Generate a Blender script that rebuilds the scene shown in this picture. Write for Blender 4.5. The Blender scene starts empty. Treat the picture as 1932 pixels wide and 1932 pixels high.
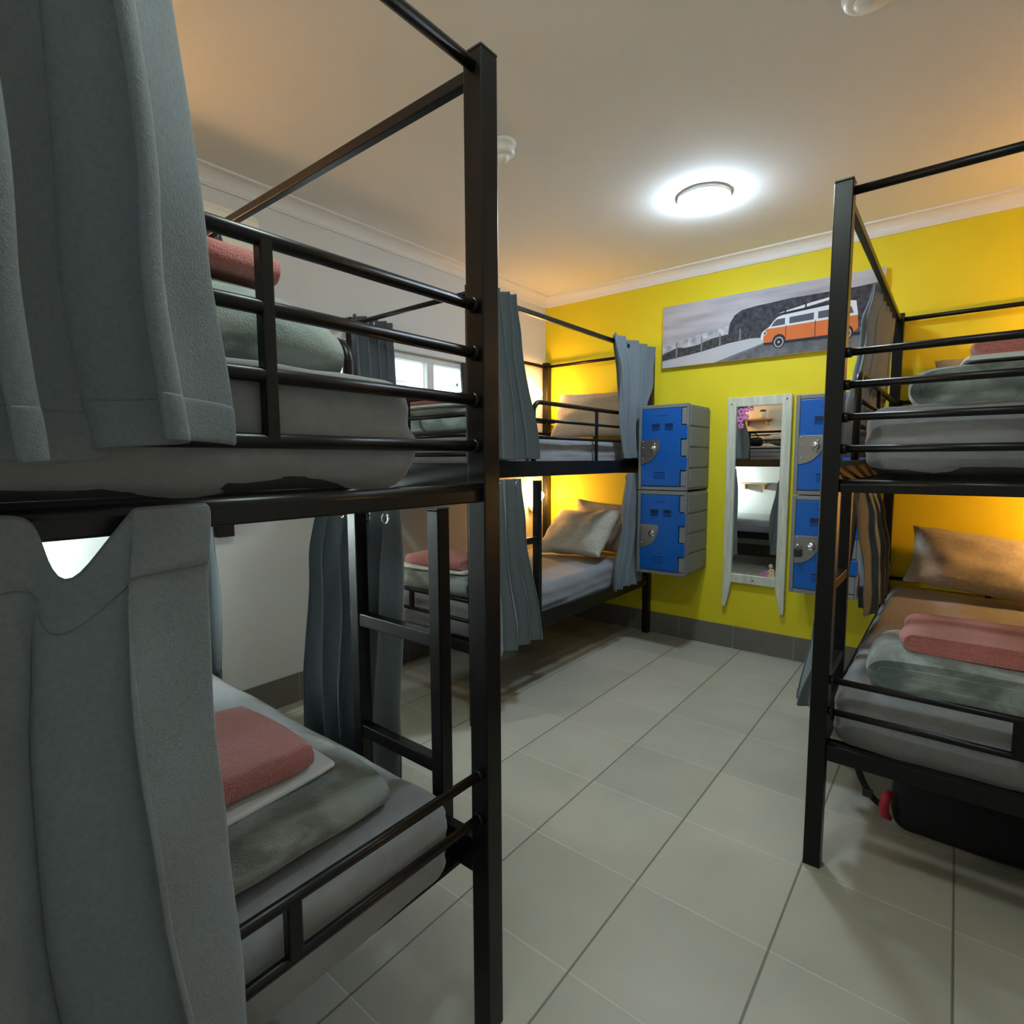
import bpy, bmesh, math, random
from mathutils import Vector, Matrix, noise
PI = math.pi
SC = bpy.context.scene
COL = SC.collection

# ------------------------------------------------------------------ camera, world, lights, exposure
cam_data = bpy.data.cameras.new('camera')
cam = bpy.data.objects.new('camera', cam_data)
COL.objects.link(cam)
RV = (0.0914785, 0.67746796, 0.0274225)          # rotation vector, world -> lens
_th = math.sqrt(sum(c * c for c in RV))
_R = Matrix.Rotation(_th, 3, Vector(RV).normalized())
_M = _R @ Matrix(((1, 0, 0), (0, 0, -1), (0, 1, 0)))
_rows = (_M[0], -_M[1], -_M[2])
cam.matrix_world = Matrix.Translation((0, 0, 1.34)) @ Matrix((_rows[0], _rows[1], _rows[2])).transposed().to_4x4()
cam_data.sensor_width = 36.0
cam_data.lens = 36.0 * 1041.1 / 1932.0
cam_data.clip_start = 0.02
SC.camera = cam

world = bpy.data.worlds.new('daylight')
SC.world = world
world.use_nodes = True
world.node_tree.nodes['Background'].inputs[0].default_value = (0.80, 0.97, 1.0, 1)
world.node_tree.nodes['Background'].inputs[1].default_value = 0.8

CEILING_LIGHT = 27.0      # emission of the round ceiling lights
DOOR_LIGHT = 17.0
WARM_LAMP = 30.0
COOL_LAMP = 150.0
BRIGHT_LAMP = 64.0
SC.view_settings.view_transform = 'Standard'
SC.view_settings.look = 'None'
SC.view_settings.gamma = 1.0
SC.view_settings.use_curve_mapping = False
SC.view_settings.exposure = 2.36

# ------------------------------------------------------------------ materials
def new_mat(name):
    m = bpy.data.materials.new(name)
    m.use_nodes = True
    nt = m.node_tree
    return m, nt, nt.nodes['Principled BSDF']

def N(nt, kind, **kw):
    n = nt.nodes.new(kind)
    for k, v in kw.items():
        setattr(n, k, v)
    return n

def mat(name, col, rough=0.5, spec=0.5, metal=0.0, bump=0.0, bscale=60.0, var=0.0, vscale=6.0, sheen=0.0,
        stretch=(1, 1, 1), coat=0.0, detail=4.0):
    m, nt, b = new_mat(name)
    b.inputs['Base Color'].default_value = (*col, 1)
    b.inputs['Roughness'].default_value = rough
    b.inputs['Specular IOR Level'].default_value = spec
    b.inputs['Metallic'].default_value = metal
    b.inputs['Coat Weight'].default_value = coat
    if sheen:
        b.inputs['Sheen Weight'].default_value = sheen
        b.inputs['Sheen Roughness'].default_value = 0.5
    tc = N(nt, 'ShaderNodeTexCoord')
    mp = N(nt, 'ShaderNodeMapping')
    mp.inputs['Scale'].default_value = stretch
    nt.links.new(tc.outputs['Object'], mp.inputs[0])
    if var:
        n1 = N(nt, 'ShaderNodeTexNoise')
        n1.inputs['Scale'].default_value = vscale
        n1.inputs['Detail'].default_value = detail
        nt.links.new(mp.outputs[0], n1.inputs['Vector'])
        r = N(nt, 'ShaderNodeValToRGB')
        r.color_ramp.elements[0].position = 0.32
        r.color_ramp.elements[1].position = 0.68
        r.color_ramp.elements[0].color = (*[c * (1 - var) for c in col], 1)
        r.color_ramp.elements[1].color = (*[min(1, c * (1 + var)) for c in col], 1)
        nt.links.new(n1.outputs[0], r.inputs[0])
        nt.links.new(r.outputs[0], b.inputs['Base Color'])
    if bump:
        n2 = N(nt, 'ShaderNodeTexNoise')
        n2.inputs['Scale'].default_value = bscale
        n2.inputs['Detail'].default_value = 3
        nt.links.new(mp.outputs[0], n2.inputs['Vector'])
        bp = N(nt, 'ShaderNodeBump')
        bp.inputs['Strength'].default_value = bump
        bp.inputs['Distance'].default_value = 0.01
        nt.links.new(n2.outputs[0], bp.inputs['Height'])
        nt.links.new(bp.outputs[0], b.inputs['Normal'])
    return m

def emit(name, col, strength):
    m = bpy.data.materials.new(name)
    m.use_nodes = True
    nt = m.node_tree
    nt.nodes.clear()
    o = N(nt, 'ShaderNodeOutputMaterial')
    e = N(nt, 'ShaderNodeEmission')
    e.inputs[0].default_value = (*col, 1)
    e.inputs[1].default_value = strength
    nt.links.new(e.outputs[0], o.inputs[0])
    return m

def cloth(name, col, trans=0.25, bump=0.25, bscale=420.0, rough=0.9):
    m = mat(name, col, rough=rough, spec=0.15, bump=bump, bscale=bscale, var=0.10, vscale=160.0, sheen=0.25)
    nt = m.node_tree
    b = nt.nodes['Principled BSDF']
    t = N(nt, 'ShaderNodeBsdfTranslucent')
    t.inputs[0].default_value = (*[min(1, c * 1.25) for c in col], 1)
    mx = N(nt, 'ShaderNodeMixShader')
    mx.inputs[0].default_value = trans
    out = nt.nodes['Material Output']
    nt.links.new(b.outputs[0], mx.inputs[1])
    nt.links.new(t.outputs[0], mx.inputs[2])
    nt.links.new(mx.outputs[0], out.inputs[0])
    return m

M_METAL = mat('black_powder_coat', (0.005, 0.005, 0.0048), rough=0.34, spec=0.28, bump=0.05, bscale=900)
M_BOLT = mat('zinc_bolt', (0.55, 0.55, 0.53), rough=0.3, metal=1.0)
M_CHROME = mat('chrome', (0.75, 0.75, 0.74), rough=0.18, metal=1.0)
M_CURTAIN = cloth('grey_curtain_cloth', (0.195, 0.228, 0.252), trans=0.24)
M_CURTAIN_DARK = cloth('charcoal_curtain_cloth', (0.075, 0.075, 0.085), trans=0.08)
M_SHEET = mat('grey_cotton_sheet', (0.245, 0.25, 0.262), rough=0.9, spec=0.15, bump=0.12, bscale=500, var=0.05, vscale=40, sheen=0.15)
M_MATTRESS = mat('charcoal_mattress_ticking', (0.05, 0.05, 0.052), rough=0.95, spec=0.1)
M_WHITE_SHEET = mat('white_cotton', (0.70, 0.72, 0.70), rough=0.9, spec=0.15, bump=0.1, bscale=400)
M_TOWEL = mat('coral_terry', (0.64, 0.205, 0.18), rough=1.0, spec=0.05, bump=0.9, bscale=330, var=0.16, vscale=220, sheen=0.5)
M_PILLOW = mat('beige_pillowcase', (0.42, 0.385, 0.32), rough=0.9, spec=0.15, bump=0.12, bscale=45, var=0.10, vscale=55, sheen=0.15, detail=6)
M_CEIL = mat('ceiling_paint', (0.80, 0.80, 0.765), rough=0.85, spec=0.25, bump=0.02, bscale=30)
M_GREY_WALL = mat('pale_grey_wall_paint', (0.72, 0.72, 0.705), rough=0.75, spec=0.3, bump=0.05, bscale=35, var=0.02, vscale=2)
M_YELLOW = mat('yellow_wall_paint', (0.76, 0.635, 0.016), rough=0.62, spec=0.35, bump=0.22, bscale=14, var=0.03, vscale=3)
M_WHITE_TRIM = mat('white_trim_paint', (0.78, 0.77, 0.745), rough=0.5, spec=0.4)
M_PLASTIC = mat('white_plastic', (0.80, 0.80, 0.76), rough=0.4, spec=0.45)
M_AC = mat('cream_plastic', (0.80, 0.80, 0.74), rough=0.45, spec=0.4)
M_BLACK_PLASTIC = mat('black_plastic', (0.015, 0.015, 0.017), rough=0.35, spec=0.5)
M_BLACK_CLOTH = mat('black_nylon', (0.010, 0.010, 0.011), rough=0.75, spec=0.25, bump=0.2, bscale=300)
M_RED = mat('red_rubber', (0.42, 0.015, 0.04), rough=0.45, spec=0.4)
M_LOCK_GREY = mat('grey_locker_plastic', (0.20, 0.20, 0.195), rough=0.5, spec=0.4, bump=0.03, bscale=200)
M_LOCK_BLUE = mat('blue_locker_plastic', (0.001, 0.095, 0.40), rough=0.36, spec=0.45, bump=0.04, bscale=12)
M_SLOT = mat('dark_slot', (0.004, 0.012, 0.05), rough=0.8)
M_STEEL = mat('brushed_steel', (0.33, 0.31, 0.28), rough=0.32, metal=0.9, bump=0.04, bscale=200)
M_WOOD_WHITE = mat('whitewashed_wood', (0.62, 0.62, 0.50), rough=0.7, spec=0.3, bump=0.15, bscale=22, var=0.14, vscale=9, stretch=(6, 6, 0.6))
M_MIRROR = mat('mirror_glass', (0.82, 0.85, 0.83), rough=0.0, metal=1.0)
M_PINE = mat('pine_shelf', (0.50, 0.30, 0.13), rough=0.5, var=0.15, vscale=8, stretch=(1, 8, 8))
M_PINK = mat('pink_petal', (0.62, 0.20, 0.45), rough=0.6)
M_CREAM = mat('cream_petal', (0.72, 0.55, 0.34), rough=0.6)
M_GLAZE = mat('white_glazed_ceramic', (0.75, 0.75, 0.72), rough=0.2)
M_BASETILE = None
M_SKIRT = None
M_LEAF = mat('palm_leaf', (0.12, 0.25, 0.03), rough=0.6)
M_FENCE = mat('pale_fence_board', (0.55, 0.56, 0.54), rough=0.8)
M_DOME = emit('lit_opal_glass', (0.66, 0.83, 1.0), CEILING_LIGHT)
M_DOME_DOOR = emit('lit_opal_glass_greenish', (0.84, 1.0, 0.94), DOOR_LIGHT)
M_WARM = emit('lit_warm_bulb', (1.0, 0.50, 0.15), WARM_LAMP)
M_WARM_BRIGHT = emit('lit_bright_warm_bulb', (1.0, 0.50, 0.15), BRIGHT_LAMP)
M_COOL = emit('lit_cool_bulb', (0.84, 1.0, 0.97), COOL_LAMP)

def tile_floor_mat():
    m, nt, b = new_mat('beige_floor_tiles')
    geo = N(nt, 'ShaderNodeTexCoord')
    sx = N(nt, 'ShaderNodeSeparateXYZ')
    nt.links.new(geo.outputs['Object'], sx.inputs[0])
    def line(out, p, x0, half):
        a = N(nt, 'ShaderNodeMath', operation='SUBTRACT'); a.inputs[1].default_value = x0
        nt.links.new(out, a.inputs[0])
        d = N(nt, 'ShaderNodeMath', operation='DIVIDE'); d.inputs[1].default_value = p
        nt.links.new(a.outputs[0], d.inputs[0])
        f = N(nt, 'ShaderNodeMath', operation='FRACT'); nt.links.new(d.outputs[0], f.inputs[0])
        s = N(nt, 'ShaderNodeMath', operation='SUBTRACT'); s.inputs[1].default_value = 0.5
        nt.links.new(f.outputs[0], s.inputs[0])
        ab = N(nt, 'ShaderNodeMath', operation='ABSOLUTE'); nt.links.new(s.outputs[0], ab.inputs[0])
        mr = N(nt, 'ShaderNodeMapRange')
        mr.inputs[1].default_value = 0.5 - half * 1.6 / p
        mr.inputs[2].default_value = 0.5 - half * 0.7 / p
        nt.links.new(ab.outputs[0], mr.inputs[0])
        fl = N(nt, 'ShaderNodeMath', operation='FLOOR'); nt.links.new(d.outputs[0], fl.inputs[0])
        return mr.outputs[0], fl.outputs[0]
    lx, ix = line(sx.outputs[0], 0.394, -0.331, 0.0026)
    ly, iy = line(sx.outputs[1], 0.396, 1.125, 0.0022)
    cb = N(nt, 'ShaderNodeCombineXYZ')
    nt.links.new(ix, cb.inputs[0]); nt.links.new(iy, cb.inputs[1])
    wn = N(nt, 'ShaderNodeTexWhiteNoise'); nt.links.new(cb.outputs[0], wn.inputs[0])
    n1 = N(nt, 'ShaderNodeTexNoise'); n1.inputs['Scale'].default_value = 3.0; n1.inputs['Detail'].default_value = 6
    nt.links.new(geo.outputs['Object'], n1.inputs['Vector'])
    n3 = N(nt, 'ShaderNodeTexNoise'); n3.inputs['Scale'].default_value = 260; n3.inputs['Detail'].default_value = 2
    nt.links.new(geo.outputs['Object'], n3.inputs['Vector'])
    ad = N(nt, 'ShaderNodeMath', operation='MULTIPLY_ADD'); ad.inputs[1].default_value = 0.35
    nt.links.new(wn.outputs[0], ad.inputs[0]); nt.links.new(n1.outputs[0], ad.inputs[2])
    ad2 = N(nt, 'ShaderNodeMath', operation='MULTIPLY_ADD'); ad2.inputs[1].default_value = 0.25
    nt.links.new(n3.outputs[0], ad2.inputs[0]); nt.links.new(ad.outputs[0], ad2.inputs[2])
    r = N(nt, 'ShaderNodeValToRGB')
    r.color_ramp.elements[0].position = 0.45; r.color_ramp.elements[0].color = (0.355, 0.343, 0.277, 1)
    r.color_ramp.elements[1].position = 1.15; r.color_ramp.elements[1].color = (0.445, 0.43, 0.352, 1)
    nt.links.new(ad2.outputs[0], r.inputs[0])
    m1 = N(nt, 'ShaderNodeMix', data_type='RGBA'); m1.inputs['B'].default_value = (0.53, 0.515, 0.44, 1)  # cross joints painted pale, the lit groove edge put into the grout colour
    nt.links.new(ly, m1.inputs['Factor']); nt.links.new(r.outputs[0], m1.inputs['A'])
    m2 = N(nt, 'ShaderNodeMix', data_type='RGBA'); m2.inputs['B'].default_value = (0.16, 0.152, 0.122, 1)  # depth joints painted dark, the shade of the recess put into the grout colour
    nt.links.new(lx, m2.inputs['Factor']); nt.links.new(m1.outputs['Result'], m2.inputs['A'])
    nt.links.new(m2.outputs['Result'], b.inputs['Base Color'])
    mx = N(nt, 'ShaderNodeMath', operation='MAXIMUM'); nt.links.new(lx, mx.inputs[0]); nt.links.new(ly, mx.inputs[1])
    inv = N(nt, 'ShaderNodeMath', operation='SUBTRACT'); inv.inputs[0].default_value = 1
    nt.links.new(mx.outputs[0], inv.inputs[1])
    bp = N(nt, 'ShaderNodeBump'); bp.inputs['Strength'].default_value = 0.35; bp.inputs['Distance'].default_value = 0.003
    nt.links.new(inv.outputs[0], bp.inputs['Height']); nt.links.new(bp.outputs[0], b.inputs['Normal'])
    b.inputs['Roughness'].default_value = 0.42
    b.inputs['Specular IOR Level'].default_value = 0.42
    return m

def skirt_mat(axis):
    m, nt, b = new_mat('grey_brown_skirting_tiles')
    tc = N(nt, 'ShaderNodeTexCoord'); sx = N(nt, 'ShaderNodeSeparateXYZ')
    nt.links.new(tc.outputs['Object'], sx.inputs[0])
    d = N(nt, 'ShaderNodeMath', operation='DIVIDE'); d.inputs[1].default_value = 0.394
    nt.links.new(sx.outputs[axis], d.inputs[0])
    f = N(nt, 'ShaderNodeMath', operation='FRACT'); nt.links.new(d.outputs[0], f.inputs[0])
    lt = N(nt, 'ShaderNodeMath', operation='LESS_THAN'); lt.inputs[1].default_value = 0.012
    nt.links.new(f.outputs[0], lt.inputs[0])
    n1 = N(nt, 'ShaderNodeTexNoise'); n1.inputs['Scale'].default_value = 9
    nt.links.new(tc.outputs['Object'], n1.inputs['Vector'])
    r = N(nt, 'ShaderNodeValToRGB')
    r.color_ramp.elements[0].color = (0.135, 0.122, 0.10, 1); r.color_ramp.elements[1].color = (0.19, 0.172, 0.145, 1)
    nt.links.new(n1.outputs[0], r.inputs[0])
    mx = N(nt, 'ShaderNodeMix', data_type='RGBA'); mx.inputs['B'].default_value = (0.30, 0.29, 0.25, 1)
    nt.links.new(lt.outputs[0], mx.inputs['Factor']); nt.links.new(r.outputs[0], mx.inputs['A'])
    nt.links.new(mx.outputs['Result'], b.inputs['Base Color'])
    b.inputs['Roughness'].default_value = 0.5
    return m

def fleece_mat():
    m, nt, b = new_mat('sage_fleece')
    tc = N(nt, 'ShaderNodeTexCoord')
    mp = N(nt, 'ShaderNodeMapping'); mp.inputs['Scale'].default_value = (1, 0.7, 1.6)
    nt.links.new(tc.outputs['Object'], mp.inputs[0])
    n0 = N(nt, 'ShaderNodeTexNoise'); n0.inputs['Scale'].default_value = 9; n0.inputs['Detail'].default_value = 5
    n0.inputs['Distortion'].default_value = 0.8
    nt.links.new(mp.outputs[0], n0.inputs['Vector'])
    r = N(nt, 'ShaderNodeValToRGB')
    r.color_ramp.elements[0].position = 0.44; r.color_ramp.elements[0].color = (0.165, 0.200, 0.185, 1)
    r.color_ramp.elements[1].position = 0.62; r.color_ramp.elements[1].color = (0.32, 0.37, 0.34, 1)
    nt.links.new(n0.outputs[0], r.inputs[0]); nt.links.new(r.outputs[0], b.inputs['Base Color'])
    n2 = N(nt, 'ShaderNodeTexNoise'); n2.inputs['Scale'].default_value = 260
    nt.links.new(tc.outputs['Object'], n2.inputs['Vector'])
    bp = N(nt, 'ShaderNodeBump'); bp.inputs['Strength'].default_value = 0.45; bp.inputs['Distance'].default_value = 0.006
    nt.links.new(n2.outputs[0], bp.inputs['Height']); nt.links.new(bp.outputs[0], b.inputs['Normal'])
    b.inputs['Roughness'].default_value = 0.9
    b.inputs['Specular IOR Level'].default_value = 0.1
    b.inputs['Sheen Weight'].default_value = 0.6
    b.inputs['Sheen Roughness'].default_value = 0.4
    return m

def glass_mat():
    m, nt, b = new_mat('window_glass')
    b.inputs['Base Color'].default_value = (1, 1, 1, 1)
    b.inputs['Roughness'].default_value = 0.0
    b.inputs['Transmission Weight'].default_value = 1.0
    b.inputs['IOR'].default_value = 1.03
    return m

M_FLOOR = tile_floor_mat()
M_BASE_X = skirt_mat(0)
M_BASE_Y = skirt_mat(1)
M_FLEECE = fleece_mat()
M_GLASS = glass_mat()

# ------------------------------------------------------------------ mesh helpers
class MB:
    def __init__(self):
        self.bm = bmesh.new()
        self.mi = 0
    def face(self, pts, smooth=False):
        vs = [self.bm.verts.new(p) for p in pts]
        f = self.bm.faces.new(vs); f.smooth = smooth; f.material_index = self.mi
        return f
    def box(self, x0, x1, y0, y1, z0, z1):
        if x0 > x1: x0, x1 = x1, x0
        if y0 > y1: y0, y1 = y1, y0
        if z0 > z1: z0, z1 = z1, z0
        v = [self.bm.verts.new(p) for p in ((x0, y0, z0), (x1, y0, z0), (x1, y1, z0), (x0, y1, z0),
                                            (x0, y0, z1), (x1, y0, z1), (x1, y1, z1), (x0, y1, z1))]
        for q in ((3, 2, 1, 0), (4, 5, 6, 7), (0, 1, 5, 4), (1, 2, 6, 5), (2, 3, 7, 6), (3, 0, 4, 7)):
            f = self.bm.faces.new([v[i] for i in q]); f.material_index = self.mi
        return self
    def grid(self, rows, smooth=True, closed=False):
        vs = [[self.bm.verts.new(p) for p in r] for r in rows]
        n = len(vs[0])
        for i in range(len(vs) - 1):
            for j in range(n if closed else n - 1):
                k = (j + 1) % n
                f = self.bm.faces.new((vs[i][j], vs[i][k], vs[i + 1][k], vs[i + 1][j]))
                f.smooth = smooth; f.material_index = self.mi
        return vs
    def tube(self, pts, r, n=12, caps=True):
        pts = [Vector(p) for p in pts]
        rings = []
        t0 = (pts[1] - pts[0]).normalized()
        up = Vector((0, 0, 1)) if abs(t0.z) < 0.9 else Vector((1, 0, 0))
        a = t0.cross(up).normalized()
        for i, p in enumerate(pts):
            if i == 0: t = pts[1] - pts[0]
            elif i == len(pts) - 1: t = pts[-1] - pts[-2]
            else: t = (pts[i + 1] - pts[i]).normalized() + (pts[i] - pts[i - 1]).normalized()
            t.normalize()
            a = (a - t * a.dot(t)).normalized()
            b = t.cross(a)
            rr = r[i] if isinstance(r, (list, tuple)) else r
            rings.append([p + (a * math.cos(2 * PI * k / n) + b * math.sin(2 * PI * k / n)) * rr for k in range(n)])
        vs = self.grid(rings, True, True)
        if caps:
            f = self.bm.faces.new(vs[0][::-1]); f.material_index = self.mi
            f = self.bm.faces.new(vs[-1]); f.material_index = self.mi
        return self
    def lathe(self, prof, c=(0, 0, 0), n=28, axis='z', smooth=True):
        rows = []
        for r, h in prof:
            ring = []
            for k in range(n):
                a = 2 * PI * k / n
                if axis == 'z': ring.append((c[0] + r * math.cos(a), c[1] + r * math.sin(a), c[2] + h))
                elif axis == 'y': ring.append((c[0] + r * math.cos(a), c[1] + h, c[2] + r * math.sin(a)))
                else: ring.append((c[0] + h, c[1] + r * math.cos(a), c[2] + r * math.sin(a)))
            rows.append(ring)
        vs = self.grid(rows, smooth, True)
        for ring, (r, h) in ((vs[0], prof[0]), (vs[-1], prof[-1])):
            if r > 1e-4:
                f = self.bm.faces.new(ring); f.material_index = self.mi
        return self
    def prism(self, poly, lo, hi, axis='y'):
        """poly in (a, b): axis y -> (x, z); axis x -> (y, z); axis z -> (x, y)"""
        def P(a, b, h):
            return (a, h, b) if axis == 'y' else ((h, a, b) if axis == 'x' else (a, b, h))
        v0 = [self.bm.verts.new(P(a, b, lo)) for a, b in poly]
        v1 = [self.bm.verts.new(P(a, b, hi)) for a, b in poly]
        n = len(poly)
        f = self.bm.faces.new(v0); f.material_index = self.mi
        f = self.bm.faces.new(v1[::-1]); f.material_index = self.mi
        for i in range(n):
            f = self.bm.faces.new((v0[i], v0[(i + 1) % n], v1[(i + 1) % n], v1[i])); f.material_index = self.mi
        return self
    def torus(self, c, R, r, axis='z', n=20, k=8):
        pts = []
        for i in range(n):
            a = 2 * PI * i / n
            ring = []
            for j in range(k):
                b = 2 * PI * j / k
                rr = R + r * math.cos(b); h = r * math.sin(b)
                if axis == 'z': ring.append((c[0] + rr * math.cos(a), c[1] + rr * math.sin(a), c[2] + h))
                elif axis == 'y': ring.append((c[0] + rr * math.cos(a), c[1] + h, c[2] + rr * math.sin(a)))
                else: ring.append((c[0] + h, c[1] + rr * math.cos(a), c[2] + rr * math.sin(a)))
            pts.append(ring)
        pts.append(pts[0])
        self.grid(pts, True, True)
        bmesh.ops.remove_doubles(self.bm, verts=self.bm.verts, dist=1e-6)
        return self
    def build(self, name, mats, parent=None, bevel=0.0, doubles=False, seg=2):
        if doubles:
            bmesh.ops.remove_doubles(self.bm, verts=self.bm.verts, dist=1e-5)
        bmesh.ops.recalc_face_normals(self.bm, faces=self.bm.faces)
        me = bpy.data.meshes.new(name)
        self.bm.to_mesh(me); self.bm.free()
        for m in (mats if isinstance(mats, (list, tuple)) else [mats]):
            me.materials.append(m)
        o = bpy.data.objects.new(name, me)
        COL.objects.link(o)
        if parent is not None: o.parent = parent
        if bevel:
            b = o.modifiers.new('bevel', 'BEVEL'); b.width = bevel; b.segments = seg; b.limit_method = 'ANGLE'
            b.angle_limit = math.radians(50)
        return o

def box(name, m, x0, x1, y0, y1, z0, z1, parent=None, bevel=0.0):
    return MB().box(x0, x1, y0, y1, z0, z1).build(name, m, parent, bevel)

def tag(o, label, cat, group=None):
    o['label'] = label; o['category'] = cat
    if group: o['group'] = group
    return o

def struct(o):
    o['kind'] = 'structure'
    return o

def thing(name, label, cat, loc=(0, 0, 0), rotz=0.0, group=None):
    o = bpy.data.objects.new(name, None)
    o.empty_display_size = 0.1
    COL.objects.link(o)
    o.location = loc; o.rotation_euler = (0, 0, rotz)
    return tag(o, label, cat, group)

def rebase(o):
    """move the origin of a mesh built in world coordinates to the middle of its base"""
    vs = o.data.vertices
    lo = [min(v.co[i] for v in vs) for i in range(3)]; hi = [max(v.co[i] for v in vs) for i in range(3)]
    c = Vector(((lo[0] + hi[0]) / 2, (lo[1] + hi[1]) / 2, lo[2]))
    o.data.transform(Matrix.Translation(-c)); o.location = c
    return o

def fbm(p, s=1.0):
    return noise.noise(Vector(p) * s)

# ------------------------------------------------------------------ room shell
XL, XR, YB, YF, ZC = -2.815, 0.73, -0.12, 3.965, 2.70
struct(box('floor', M_FLOOR, XL - 0.2, XR + 0.2, YB - 0.2, YF + 0.2, -0.1, 0.0))
struct(box('ceiling', M_CEIL, XL - 0.2, XR + 0.2, YB - 0.2, YF + 0.2, ZC, ZC + 0.1))
struct(box('wall_yellow', M_YELLOW, XL, XR, YF, YF + 0.12, 0, ZC))
struct(box('wall_right', M_GREY_WALL, XR, XR + 0.12, YB, YF, 0, ZC))
DX0, DX1, DZ = -0.42, 0.48, 2.06
w = MB()
w.box(XL, DX0, YB - 0.12, YB, 0, ZC).box(DX1, XR, YB - 0.12, YB, 0, ZC).box(DX0, DX1, YB - 0.12, YB, DZ, ZC)
struct(w.build('wall_back', M_GREY_WALL))
dr = bpy.data.objects.new('door_1', None); COL.objects.link(dr); dr.location = (DX1 - .03, YB - .12, 0); struct(dr)
m = MB()
m.box(DX0 + .45 - .48, DX0 + .48 - .48, 0, .12, 0, DZ).box(0, .03, 0, .12, 0, DZ).box(DX0 + .48 - .48, 0, 0, .12, DZ - .03, DZ)
m.build('door_frame', M_WHITE_TRIM, dr, 0.002)
box('door_leaf', M_WHITE_TRIM, -.868, -.002, .055, .093, .008, DZ - .032, dr, 0.003)
MB().lathe([(.012, 0), (.012, .02), (.022, .024), (.023, .036), (0, .04)], (-.80, .093, 1.0), 16, 'y').build('door_handle', M_CHROME, dr)
struct(box('ground', M_FENCE, XL - 4, XR + 3, YB - 6, YF + 3, -0.12, -0.1005))
WY0, WY1, WZ0, WZ1 = 1.78, 3.12, 1.10, 2.045
w = MB()
w.box(XL - 0.12, XL, YB, WY0, 0, ZC).box(XL - 0.12, XL, WY1, YF, 0, ZC)
w.box(XL - 0.12, XL, WY0, WY1, 0, WZ0).box(XL - 0.12, XL, WY0, WY1, WZ1, ZC)
struct(w.build('wall_grey', M_GREY_WALL))

def cornice(name, pts):
    """cove cornice along one wall: pts = (start, end, inward direction)"""
    a, b, n = [Vector(p) for p in pts]
    prof = [(0, -0.075), (0.012, -0.075), (0.016, -0.066)]
    for i in range(7):
        t = PI / 2 * i / 6
        prof.append((0.070 - 0.052 * math.cos(t), -0.064 + 0.052 * math.sin(t)))
    prof += [(0.078, -0.010), (0.078, 0.0), (0, 0)]
    m = MB()
    rows = [[p + n * d + Vector((0, 0, h)) for d, h in prof] for p in (a, b)]
    m.grid(rows, False, True)
    return struct(m.build(name, M_WHITE_TRIM))
cornice('trim_1', ((XL, YF, ZC), (XR, YF, ZC), (0, -1, 0)))
cornice('trim_2', ((XL, YB, ZC), (XL, YF, ZC), (1, 0, 0)))
cornice('trim_3', ((XR, YB, ZC), (XR, YF, ZC), (-1, 0, 0)))
cornice('trim_4', ((XL, YB, ZC), (XR, YB, ZC), (0, 1, 0)))
struct(box('baseboard_yellow', M_BASE_X, XL, XR, YF - 0.009, YF, 0, 0.162, bevel=0.002))
struct(box('baseboard_grey', M_BASE_Y, XL, XL + 0.009, YB, YF - 0.009, 0, 0.162, bevel=0.002))
struct(box('baseboard_right', M_BASE_Y, XR - 0.009, XR, YB, YF - 0.009, 0, 0.162, bevel=0.002))
struct(box('baseboard_back', M_BASE_X, XL + 0.009, XR - 0.009, YB, YB + 0.009, 0, 0.162, bevel=0.002))

# window in the grey wall
win = bpy.data.objects.new('window_1', None); COL.objects.link(win); win.location = (XL, WY0, WZ0); struct(win)
def wbox(name, m, y0, y1, z0, z1, x0, x1, bevel=0.002):
    return box(name, m, x0 - XL, x1 - XL, y0 - WY0, y1 - WY0, z0 - WZ0, z1 - WZ0, win, bevel)
fm = MB()
for a in ((WY0, WY0 + .05, WZ0, WZ1), (WY1 - .05, WY1, WZ0, WZ1), (WY0 + .05, WY1 - .05, WZ0, WZ0 + .05), (WY0 + .05, WY1 - .05, WZ1 - .045, WZ1)):
    fm.box(-0.10, -0.03, a[0] - WY0, a[1] - WY0, a[2] - WZ0, a[3] - WZ0)
fm.build('window_frame', M_WHITE_TRIM, win, 0.003)
wbox('mullion', M_WHITE_TRIM, 2.62, 2.68, WZ0 + .05, WZ1 - .045, XL - 0.09, XL - 0.03)
wbox('window_pane', M_GLASS, WY0 + .05, 2.62, WZ0 + .05, WZ1 - .045, XL - 0.068, XL - 0.064, 0)
wbox('window_pane', M_GLASS, 2.68, WY1 - .05, WZ0 + .05, WZ1 - .045, XL - 0.058, XL - 0.054, 0)
am = MB()
for a in ((WY0 - .05, WY0, WZ0 - .05, WZ1 + .05), (WY1, WY1 + .05, WZ0 - .05, WZ1 + .05), (WY0, WY1, WZ1, WZ1 + .05)):
    am.box(0, 0.014, a[0] - WY0, a[1] - WY0, a[2] - WZ0, a[3] - WZ0)
am.build('architrave', M_WHITE_TRIM, win, 0.003)
wbox('window_sill', M_WHITE_TRIM, WY0 - .06, WY1 + .06, WZ0 - .03, WZ0, XL - 0.03, XL + 0.03)

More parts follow.
